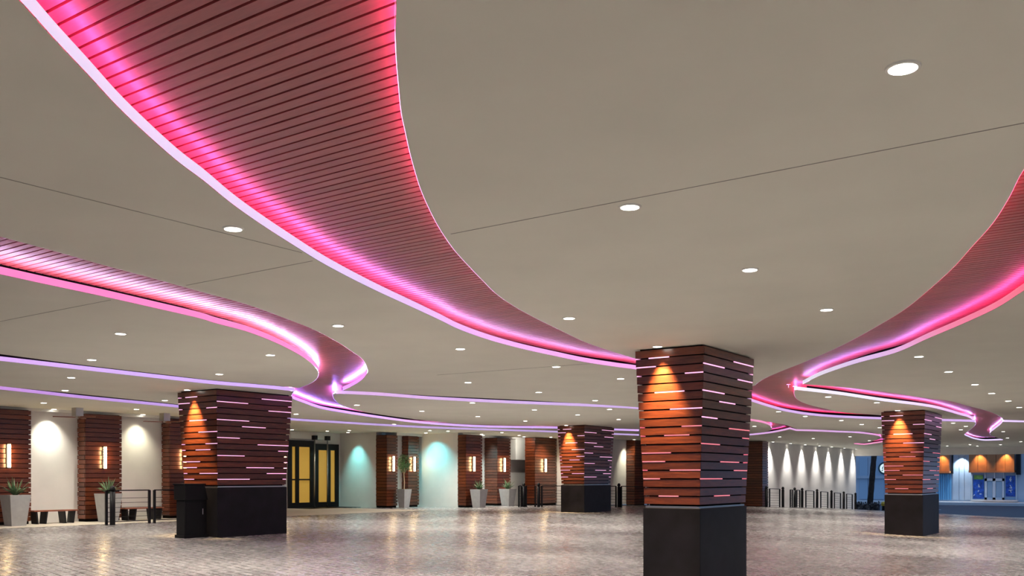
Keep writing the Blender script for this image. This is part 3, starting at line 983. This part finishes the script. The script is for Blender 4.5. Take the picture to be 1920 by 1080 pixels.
# ------------------------------------------------------------------ entrance doors
def door(name, ya, yb, zt, mid_rail, stile_at):
    t = thing(name, None, None, (ENT_R, (ya + yb) / 2, 0), None, 'structure')
    h = (yb - ya) / 2; d0, d1 = 0.02, 0.12
    MB().box(d0, d1, -h, -h + 0.22, 0, zt).build('stile', M['metalblk'], t)
    MB().box(d0, d1, h - 0.25, h, 0, zt).build('stile', M['metalblk'], t)
    MB().box(d0, d1, -h + 0.22, h - 0.25, zt - 0.32, zt).build('top_rail', M['metalblk'], t)
    MB().box(d0, d1, -h + 0.22, h - 0.25, 0, 0.28).build('bottom_rail', M['metalblk'], t)
    s = -h + 0.22 + stile_at
    MB().box(d0, d1 + 0.02, s, s + 0.2, 0.28, zt - 0.32).build('stile', M['metalblk'], t)
    MB().box(0.03, 0.05, -h + 0.22, s, 0.28, zt - 0.32).build('pane', M['gold'], t)
    MB().box(0.03, 0.05, s + 0.2, h - 0.25, 0.28, zt - 0.32).build('pane', M['gold'], t)
    if mid_rail:
        MB().box(d0, d1, -h + 0.22, h - 0.25, 1.40, 1.47).build('push_bar', M['metalblk'], t)
    return t
yA0, yA1 = y_at_x(541, ENT_R + .1), y_at_x(588.5, ENT_R + .1)
yB0, yB1 = y_at_x(591, ENT_R + .1), y_at_x(635, ENT_R + .1)
door('door_1', yA0, yA1, CAM_Z + 1.85, True, 0.24)
door('door_2', yB0, yB1, CAM_Z + 1.72, False, 0.62)
for px, lab in ((590, 'slim chrome post between the two gold doors'), (614, 'slim chrome post in front of the right gold door')):
    y = y_at_x(px, ENT_R + 0.35)
    t = thing('chrome_post', lab, 'post', (ENT_R + 0.35, y, 0), 'chrome posts at the gold doors', 'thing')
    smooth(MB().lathe([(0.035, 0.0), (0.035, CAM_Z + 1.9)], 10).build('pole', M['steel'], t))
    MB().lathe([(0.06, 0), (0.06, 0.05)], 10).build('foot', M['metalblk'], t)
    MB().box(-0.09, 0.09, -0.12, 0.12, CAM_Z + 1.9, CAM_Z + 2.12).build('top_box', M['metalblk'], t)
hd = MB().box(0, 0.25, 0, yB1 - 0.9 - yA0, 0, 0.36).build('door_header', M['trimw'], None, (ENT_R, yA0, CAM_Z + 1.93))
tag(hd, 'white header box above the gold doors', 'header')
tag(MB().box(ENT_R, -34.6, yA0, yB1, 0.0, 0.02).build('door_mat', M['metalblk']), 'dark floor mat in front of the gold doors', 'mat')

# ------------------------------------------------------------------ planters and plants
def planter(label, x, y, z, top, bot, h):
    t = thing('planter', label, 'planter', (x, y, z), 'tapered grey planters', 'thing')
    a, b = top / 2, bot / 2
    w = 0.04
    mb = MB()
    ring = [(b, 0.0), (a, h), (a - w, h), (a - w - 0.01, h - 0.07)]
    for r, zz in ring:
        mb.v += [(-r, -r, zz), (r, -r, zz), (r, r, zz), (-r, r, zz)]
    for k in range(3):
        for i in range(4):
            j = (i + 1) % 4
            mb.f.append((k * 4 + i, k * 4 + j, (k + 1) * 4 + j, (k + 1) * 4 + i))
    mb.f.append((3, 2, 1, 0)); mb.f.append((12, 13, 14, 15))
    mb.build('pot', M['concrete'], t)
    MB().box(-a + w + .012, a - w - .012, -a + w + .012, a - w - .012, h - 0.07, h - 0.045).build('soil', M['soil'], t)
    return t

def blade(mb, base, d, L, w, lift, droop, seg=5):
    """one tapering leaf with a folded midrib"""
    side = Vector((-d.y, d.x, 0))
    b = len(mb.v)
    for i in range(seg + 1):
        s = i / seg
        p = Vector(base) + d * (L * s * (1 - 0.25 * lift)) + Vector((0, 0, L * (lift * s - droop * s * s)))
        ww = w * (1 - s) ** 0.7 * (0.6 + 0.8 * s) + 0.003
        mb.v += [tuple(p - side * ww + Vector((0, 0, ww * .5))), tuple(p), tuple(p + side * ww + Vector((0, 0, ww * .5)))]
    for i in range(seg):
        q = b + i * 3
        mb.f += [(q, q + 1, q + 4, q + 3), (q + 1, q + 2, q + 5, q + 4)]

def agave(label, x, y, z, size, n, rnd):
    r = random.Random(rnd)
    t = thing('agave', label, 'plant', (x, y, z), 'spiky plants in planters', 'thing')
    for i in range(n):
        a = i * 2.4 + r.random() * .5
        up = 0.35 + 0.6 * (i / n)
        d = Vector((math.cos(a), math.sin(a), 0))
        mb = MB()
        blade(mb, d * 0.03, d * (0.5 if up > .65 else 0.8), size * r.uniform(.75, 1.15), 0.055, up + 0.25, 0.12 if up > .6 else 0.32)
        smooth(mb.build('leaf', M['agave'], t))
    return t

PLANTERS = [
    (-30.3, 15.5, 0.66, 0.46, 0.98, 'grey tapered planter at the left edge, beside the first bench', 'spiky agave with curling leaves in the leftmost planter', 0.62),
    (-30.3, y_at_x(203, -30.3), 0.66, 0.46, 0.98, 'grey tapered planter behind the bollard, between the benches', 'spiky plant in the planter behind the bollard', 0.60),
    (-30.3, y_at_x(357, -30.3), 0.66, 0.46, 0.98, 'grey planter hidden behind the valet podium', 'spiky plant tips showing above the valet podium', 0.6),
    (-29.55, y_at_x(898, -29.55), 0.66, 0.46, 0.94, 'grey planter at the column ending the teal-lit wall', 'leafy plant in the planter at the teal wall column', 0.56),
    (-30.35, y_at_x(952, -30.35), 0.70, 0.48, 0.94, 'grey planter at the column beside the bulkhead', 'leafy plant in the planter beside the bulkhead', 0.56),
]
for i, (x, y, a, b, h, l1, l2, s) in enumerate(PLANTERS):
    z = floor_z(x, y) + (0.012 if y < 34 else 0)
    planter(l1, x, y, z, a, b, h)
    agave(l2, x, y, z + h - 0.045, s, 34, 10 + i)

# the potted ficus between two columns
tx, ty = -32.4, y_at_x(757.5, -32.4)
planter('taller narrow grey planter holding the small tree', tx, ty, 0.0, 0.56, 0.36, 0.95)
tr = thing('potted_tree', 'small ficus tree with pale stem and round leafy crown', 'tree', (tx, ty, 0.905), None, 'thing')
stem = MB()
pts = [(0, 0, 0), (0.01, 0.02, 0.4), (-0.01, 0.0, 0.8), (0.02, 0.03, 1.15)]
for p, q in zip(pts, pts[1:]): stem.bar(p, q, 0.028, 8)
stem.bar(pts[2], (0.12, 0.2, 1.2), 0.014, 6).bar(pts[2], (-0.1, -0.18, 1.2), 0.014, 6)
stem.build('trunk', M['bark'], tr)
lf = MB(); rr = random.Random(3)
for i in range(620):
    while True:
        v = Vector((rr.uniform(-1, 1), rr.uniform(-1, 1), rr.uniform(-1, 1)))
        if v.length < 1: break
    p = Vector((v.x * .34, v.y * .34, 1.38 + v.z * .46))
    a = Vector((rr.gauss(0, 1), rr.gauss(0, 1), rr.gauss(-.4, .6))).normalized()
    b = a.orthogonal().normalized() * 0.022
    c = a * 0.085
    k = len(lf.v)
    lf.v += [tuple(p), tuple(p + c * .5 + b), tuple(p + c), tuple(p + c * .5 - b)]
    lf.f.append((k, k + 1, k + 2, k + 3))
tag(lf.build('crown', M['leaf'], tr), kind='stuff')
for i in range(9):
    a = i * 0.7
    mb = MB(); d = Vector((math.cos(a), math.sin(a), 0))
    blade(mb, d * .12, d, 0.22, 0.04, 0.7, 0.6)
    mb.build('leaf', M['agave'], tr)

# ------------------------------------------------------------------ benches
def bench(label, y0, y1, x=-30.85):
    t = thing('bench', label, 'bench', (x, (y0 + y1) / 2, 0.012), 'wooden benches at the wall', 'thing')
    h = (y1 - y0) / 2
    for k in range(4):
        MB().box(-0.05, 0.05, -h, h, 0.405, 0.45).build('seat_slat', M['bench'], t, (-0.168 + 0.112 * k, 0, 0))
    for s in (-1, 1):
        yc = s * (h - 0.27)
        for e in (-1, 1):
            MB().prism([(-0.19, yc + e * .13 - .022), (0.19, yc + e * .13 - .022), (0.19, yc + e * .13 + .022), (-0.19, yc + e * .13 + .022)], 0, 0.405,
                       [(-0.19, yc + e * .18 - .028), (0.19, yc + e * .18 - .028), (0.19, yc + e * .18 + .028), (-0.19, yc + e * .18 + .028)]).build('leg', M['metalblk'], t)
    return t
bench('low dark wooden bench below the first white panel', y_at_x(62.5, -30.7), y_at_x(144, -30.7))
bench('low wooden bench behind the railing, below the second white panel', y_at_x(233, -30.7), y_at_x(306, -30.7))

# ------------------------------------------------------------------ ceiling fans
for px, lab in ((145.5, 'ceiling fan in front of the column between the benches'), (309, 'ceiling fan left of the podium pillar')):
    x = -29.9; y = y_at_x(px, x)
    t = thing('ceiling_fan', lab, 'fan', (x, y, CEIL), 'ceiling fans', 'thing')
    MB().box(-0.13, 0.13, -0.13, 0.13, -0.27, 0.0).build('housing', M['steel'], t)
    MB().lathe([(0.06, -0.33), (0.08, -0.27)], 12).build('hub', M['steel'], t)
    for k in range(3):
        a = math.radians(-54.7 + 180 + 120 * k + 8)
        c, s = math.cos(a), math.sin(a)
        def rt(p): return (p[0] * c - p[1] * s, p[0] * s + p[1] * c)
        MB().prism([rt(p) for p in [(0.07, -0.05), (0.40, -0.09), (0.72, -0.07), (0.76, 0.0), (0.72, 0.06), (0.40, 0.06), (0.07, 0.05)]], -0.325, -0.30).build('blade', M['bench'], t)

# ------------------------------------------------------------------ bollards and railings
def bollard(label, x, y, h=1.28):
    t = thing('bollard', label, 'bollard', (x, y, floor_z(x, y)), 'black bollards', 'thing')
    smooth(MB().lathe([(0.085, -0.05), (0.085, h - 0.19)], 14).build('post', M['metalblk'], t))
    smooth(MB().lathe([(0.06, h - 0.19), (0.06, h - 0.15), (0.09, h - 0.14), (0.09, h - 0.10), (0.07, h - 0.04), (0.035, h - 0.005), (0.01, h)], 14).build('cap', M['metalblk'], t))

def railing(label, p0, p1, h=1.12, cables=5):
    a = Vector((*p0, floor_z(*p0))); b = Vector((*p1, floor_z(*p1)))
    t = thing('railing', label, 'railing', tuple(a), 'black cable railings', 'thing')
    d = b - a
    up = Vector((0, 0, h))
    for e in (Vector((0, 0, 0)), d):
        MB().box(-0.035, 0.035, -0.035, 0.035, -0.05, h).build('post', M['metalblk'], t, tuple(e))
    MB().bar(up, d + up, 0.026, 4).build('top_rail', M['metalblk'], t)
    MB().bar((0, 0, 0.10), d + Vector((0, 0, 0.10)), 0.018, 4).build('bottom_rail', M['metalblk'], t)
    for k in range(cables):
        z = 0.26 + k * (h - 0.36) / cables
        MB().bar((0, 0, z), d + Vector((0, 0, z)), 0.010, 4).build('cable', M['metalblk'], t)

xf = -28.5
bollard('thick black bollard in front of the grey planter, by the benches', xf + 0.1, y_at_x(211, xf + .1))
railing('black railing in front of the second bench', (xf, y_at_x(199.5, xf)), (xf, y_at_x(280, xf)))
railing('black railing running from the second bench to behind the podium', (xf, y_at_x(289.5, xf)), (xf, y_at_x(395, xf)))
# middle run, before and after the farthest pillar
m0 = Vector((-28.7, 41.2)); m1 = Vector((-24.6, 44.6))
def along(px):
    """point of the middle railing line on the sight line of px"""
    u = (px - CX) / F_PX
    dx, dy = CS * u - SN, SN * u + CS
    d = m1 - m0
    det = -dx * d.y + d.x * dy
    s = (dx * m0.y - dy * m0.x) / (dy * d.x - dx * d.y)
    return tuple(m0 + d * s)
railing('short railing end left of the bollard below the white bulkhead', along(973), along(977.5))
bollard('black bollard below the white boxed-in bulkhead', *along(982))
railing('black railing between the two bollards near the reddish column', along(986.5), along(1003.5))
bollard('black bollard in front of the broad reddish column', *along(1010))
railing('black railing passing behind the farthest pillar', along(1016), along(1155))
bollard('black bollard right of the farthest pillar', *along(1160.5))
railing('black railing between the farthest pillar and the nearest pillar', along(1165), along(1215))
# right run in front of the scalloped wall
xr = -20.5
BPX = [1437, 1468, 1490, 1504, 1532, 1559, 1582, 1604]
ORD = ['first', 'second', 'third', 'fourth', 'fifth', 'sixth', 'seventh', 'eighth']
for i, px in enumerate(BPX):
    bollard('%s bollard from the nearest pillar along the scalloped wall' % ORD[i], xr, y_at_x(px, xr))
for i, (a, b) in enumerate([(1443, 1462), (1482, 1485.5), (1494, 1499.5), (1511, 1526), (1539, 1552), (1564.5, 1576), (1587.5, 1598)]):
    railing('%s railing panel from the nearest pillar along the scalloped wall' % ORD[i], (xr, y_at_x(a, xr)), (xr, y_at_x(b, xr)))

# ------------------------------------------------------------------ valet podium
pc = plane_pt(347, 1009, floor_z(-22, 15) + 0.0)
px0 = pc[0]; py0 = pc[1]
t = thing('valet_podium', 'black valet podium in front of the left pillar', 'podium', (px0, py0, floor_z(px0, py0)), None, 'thing')
hP = z_at(907, px0, py0) - floor_z(px0, py0)
MB().prism([(-0.40, 0.03), (-0.06, 0.03), (-0.06, 0.70), (-0.40, 0.70)], 0.0, hP - 0.42).build('body', M['podium'], t)
bevel(MB().prism([(-0.47, 0.0), (0.0, 0.0), (0.0, 0.70), (-0.47, 0.70)], hP - 0.42, hP - 0.03,
         [(-0.47, 0.0), (0.0, 0.0), (0.0, 0.60), (-0.47, 0.60)]).build('key_cabinet', M['podium'], t), 0.01)
MB().prism([(-0.49, -0.02), (0.02, -0.02), (0.02, 0.62), (-0.49, 0.62)], hP - 0.03, hP).build('top', M['podium'], t)
MB().prism([(-0.43, 0.0), (-0.03, 0.0), (-0.03, 0.74), (-0.43, 0.74)], 0.0, 0.08).build('foot', M['podium'], t)
dr = MB().box(0.0, 0.012, 0.08, 0.64, 0.2, hP - 0.5).build('door', M['podium'], t, (-0.06, 0, 0))
MB().bar((0.03, 0.56, 0.6), (0.03, 0.56, 0.75), 0.01).build('handle', M['steel'], dr)

# ------------------------------------------------------------------ the street beyond the canopy
ROADZ, FB = -1.62, 125.0
tag(MB().box(-80, 120, 79.9, 80.35, -3.2, -1.48).build('kerb_near', M['kerb']), kind='structure')
tag(grid('road', -80, 120, 80, 118, 2.0, lambda x, y: ROADZ, M['road']), kind='structure')
tag(MB().box(-80, 120, 117.6, 126, -3.0, -1.36).build('pavement_far', M['kerb']), kind='structure')
def on_front(px, py, B=FB):
    x = x_at_y(px, B)
    return x, z_at(py, x, B)
def front_box(px0, px1, py0, py1, d0, d1, B=FB):
    """axis-aligned block on the street front: from depth d1 (towards us) back to d0"""
    x0, _ = on_front(px0, 900, B); x1, _ = on_front(px1, 900, B)
    xm = (x0 + x1) / 2
    return x0, x1, B - d1, B - d0, z_at(py1, xm, B), z_at(py0, xm, B)
fr = thing('street_building', 'blue-grey shop front across the street, under the canopy edge', 'building', (0, FB, -1.36), None, 'thing')
def fbox(name, mat, *a, parent=fr):
    x0, x1, y0, y1, z0, z1 = front_box(*a)
    o = parent.location
    return MB().box(x0 - o.x, x1 - o.x, y0 - o.y, y1 - o.y, z0 - o.z, z1 - o.z).build(name, mat, parent)
fbox('wall', M['bluewall'], 1560, 2050, 760, 940, -0.6, 0)
for i in range(7):                                   # corrugated bright sheet
    fbox('panel', M['bluesheet'], 1756 + i * 4.1, 1759.4 + i * 4.1, 889, 937, 0, 0.10 + 0.06 * (i % 2))
for a, b in ((1787, 1798), (1799, 1808), (1809, 1821)):
    fbox('panel', M['bluewall'], a, b, 852, 937, 0, 0.12)
for a, b, c, d in ((1612, 1627, 858, 892), (1637, 1663, 858, 892), (1612, 1627, 897, 936), (1637, 1658, 897, 936)):
    w = fbox('window', M['blueglass'], a, b, c, d, 0, 0.15)
fbox('ledge', M['bluewall'], 1606, 1668, 892, 897, 0, 0.5)
for a, b in ((1851.5, 1861), (1867.5, 1879)):
    fbox('pane', M['blueglass'], a, b, 903, 933, 0.05, 0.12)
for a, b, c, d in ((1847, 1851, 897, 937), (1861.5, 1867, 897, 937), (1879.5, 1883, 897, 937), (1847, 1883, 897, 902), (1847, 1883, 933, 937), (1847, 1848, 886, 897), (1864.5, 1866, 886, 897), (1882, 1883, 886, 897), (1822, 1823.5, 888, 937), (1905, 1906.5, 888, 937)):
    fbox('frame', M['white'], a, b, c, d, 0, 0.2)
for a, b in ((1824, 1846), (1884, 1904.5)):
    fbox('window', M['blueglass'], a, b, 889, 937, 0, 0.05)
fbox('pier', M['metalblk'], 1907, 1914.5, 851, 890, 0, 0.8)
fbox('pier', M['metalblk'], 1785.5, 1788, 853, 888, 0, 0.4)
fbox('step', M['kerb'], 1823, 1910, 937, 940, 0, 1.2)
# prints hung in the shop windows
def poster(label, a, b, c, d, base, blobs):
    x0, x1, y0, y1, z0, z1 = front_box(a, b, c, d, 0.08, 0.11)
    t = thing('window_print', label, 'poster', ((x0 + x1) / 2, y0, z0), 'prints in the shop windows', 'thing')
    w = (x1 - x0) / 2; h = z1 - z0
    MB().box(-w, w, 0, 0.03, 0, h).build('sheet', base, t)
    for (u0, v0, u1, v1, m) in blobs:
        MB().bar((-w + 2 * w * u0, -0.012, h * v0), (-w + 2 * w * u1, -0.012, h * v1), 0.045, 6).build('mark', m, t)
poster('blue and green print in the shop window left of the white doors', 1825, 1845, 891, 935, M['poster'],
       [(.5, .62, .62, .48, M['white']), (.52, .62, .5, .48, M['white']), (.45, .3, .55, .36, M['white']), (.05, .12, .15, .18, M['white']), (.6, .2, .8, .2, M['white'])])
x0, x1, y0, y1, z0, z1 = front_box(1826, 1844, 891, 899, 0.11, 0.13)
tag(MB().box(x0, x1, y0, y1, z0, z1).build('leaf_print', M['postgreen']), 'green strip of print above the blue shop window print', 'poster')
poster('blue print with white brush marks right of the white shop doors', 1886, 1904, 892, 931, M['poster'],
       [(.55, .95, .45, .8, M['white']), (.4, .85, .5, .72, M['white']), (.5, .72, .6, .85, M['white']), (.45, .55, .65, .4, M['white']), (.65, .4, .4, .42, M['white']), (.5, .3, .58, .18, M['white']), (.3, .3, .7, .32, M['white'])])
# copper awnings
def awning(label, a, b, c, d, n, lamps):
    x0, x1, y0, y1, z0, z1 = front_box(a, b, c, d, 0.0, 1.3)
    t = thing('awning', label, 'awning', ((x0 + x1) / 2, y0, z0), 'copper awnings on the shop front', 'thing')
    w = (x1 - x0) / 2; h = z1 - z0
    for i in range(n):
        MB().box(-w + 2 * w * i / n + .02, -w + 2 * w * (i + 1) / n - .02, 0.0 + 0.1 * (i % 2), 0.2 + 0.1 * (i % 2), 0.25, h).build('panel', M['copper'], t)
    MB().box(-w, w, -0.05, y1 - y0, 0, 0.25).build('fascia', M['copper'], t)
    MB().box(-w, w, 0.3, y1 - y0, h - 0.1, h + 0.2).build('roof', M['metalblk'], t)
    for u in lamps:
        x = -w + 2 * w * u
        MB().lathe([(0.08, h + 0.2), (0.10, h + 0.36)], 10, x, -0.45).build('lamp_head', M['metalblk'], t)
        spot((x, -0.5, h + 0.18), (x, 0.1, 0.9), 520, 80, 0.8, (1.0, 0.66, 0.34), t, 0.08)
awning('small copper awning beside the street pillar', 1752, 1784, 852, 887, 2, (0.6,))
awning('wide copper awning over the white shop doors', 1820, 1905, 850, 886, 5, (0.25, 0.82))
# cool lamp over the plain panel
x, z = on_front(1804, 853)
t = thing('wall_lamp', 'cool white lamp over the plain panel between the copper awnings', 'lamp', (x, FB - 0.12, z), None, 'thing')
MB().box(-0.5, 0.5, -0.45, 0.0, -0.08, 0.08).build('housing', M['steel'], t)
spot((0, -0.5, -0.1), (0, -0.1, -3), 900, 100, 0.7, (0.7, 0.88, 1.0), t, 0.1)
# round sign, half hidden by the street pillar
x, z = on_front(1660, 878)
t = thing('round_sign', 'round dark sign with pale emblem on the blue shop front', 'sign', (x, FB - 0.3, z), None, 'thing')
def disc(r, y0, y1, n=28, cx=0, cz=0):
    mb = MB()
    mb.v = [(cx + r * math.cos(2 * math.pi * i / n), y, cz + r * math.sin(2 * math.pi * i / n)) for y in (y0, y1) for i in range(n)]
    mb.f = [tuple(range(n)), tuple(reversed(range(n, 2 * n)))] + [(i, n + i, n + (i + 1) % n, (i + 1) % n) for i in range(n)]
    return mb
M['emblem'] = glow('pale_emblem', (0.75, 0.95, 0.92), 0.7)
M['signteal'] = plain('dark_teal_sign', (0.02, 0.07, 0.09), 0.5)
disc(0.80, 0.0, 0.25).build('disc', M['signteal'], t)
disc(0.58, -0.05, 0.0).build('emblem', M['emblem'], t)
for (a, b, c, d) in ((-.1, .2, .1, .35), (-.28, -.1, -.2, .2), (.2, -.1, .28, .2), (0, -.3, .05, -.05), (-.35, -.35, -.2, -.2), (.2, -.35, .35, -.2)):
    MB().bar((a, -0.07, b), (c, -0.07, d), 0.06, 6).build('mark', M['signteal'], t)

# dark leaning trunk, shrubs and posts at the canopy edge
tb = 83.0
x0 = x_at_y(1629.5, tb); x1 = x_at_y(1640, tb)
t = thing('leaning_trunk', 'dark leaning tree trunk beyond the end of the scalloped wall', 'tree', (x0, tb, -1.6), None, 'thing')
tr_ = MB(); seg = 14; prev = None
for i in range(seg + 1):
    s = i / seg
    cx_ = (x1 - x0) * s * 1.1; r = 0.24 + 0.02 * (i % 2) - 0.03 * s
    ring = [(cx_ + r * math.cos(2 * math.pi * k / 10), r * math.sin(2 * math.pi * k / 10), 6.2 * s) for k in range(10)]
    b = len(tr_.v); tr_.v += ring
    if prev is not None:
        for k in range(10):
            tr_.f.append((prev + k, prev + (k + 1) % 10, b + (k + 1) % 10, b + k))
    prev = b
tr_.build('trunk', M['palm'], t)
hz = MB(); rr = random.Random(5)
xa, xb = x_at_y(1604, 81.6), x_at_y(1648, 81.6)
for i in range(700):
    p = Vector((rr.uniform(xa, xb), 81.6 + rr.uniform(-.5, .5), -1.6 + rr.uniform(0, 1.0)))
    a = Vector((rr.gauss(0, 1), rr.gauss(0, 1), rr.gauss(0, 1))).normalized(); c = a * 0.22; b = a.orthogonal().normalized() * 0.07
    k = len(hz.v); hz.v += [tuple(p), tuple(p + c * .5 + b), tuple(p + c), tuple(p + c * .5 - b)]; hz.f.append((k, k + 1, k + 2, k + 3))
hz.box(xa, xb, 81.3, 81.9, -1.7, -0.75)
tag(hz.build('hedge', M['hedge']), 'dark low hedge at the foot of the leaning trunk', 'hedge', kind='stuff')
xq = x_at_y(1656.5, 84)
t = thing('street_post', 'black street post with yellow top left of the street pillar', 'post', (xq, 84, ROADZ), None, 'thing')
MB().lathe([(0.16, 0), (0.12, 0.75)], 12).build('post', M['metalblk'], t)
MB().lathe([(0.17, 0.75), (0.22, 0.9), (0.17, 1.05), (0.05, 1.12)], 12).build('top', M['yellow'], t)
for a, b in ((1757, 1764),):
    xx0, xx1 = x_at_y(a, 100), x_at_y(b, 100)
    tag(MB().box(xx0, xx1, 99.6, 100.2, ROADZ, ROADZ + 0.012).build('road_marking', M['kerb']), kind='structure')
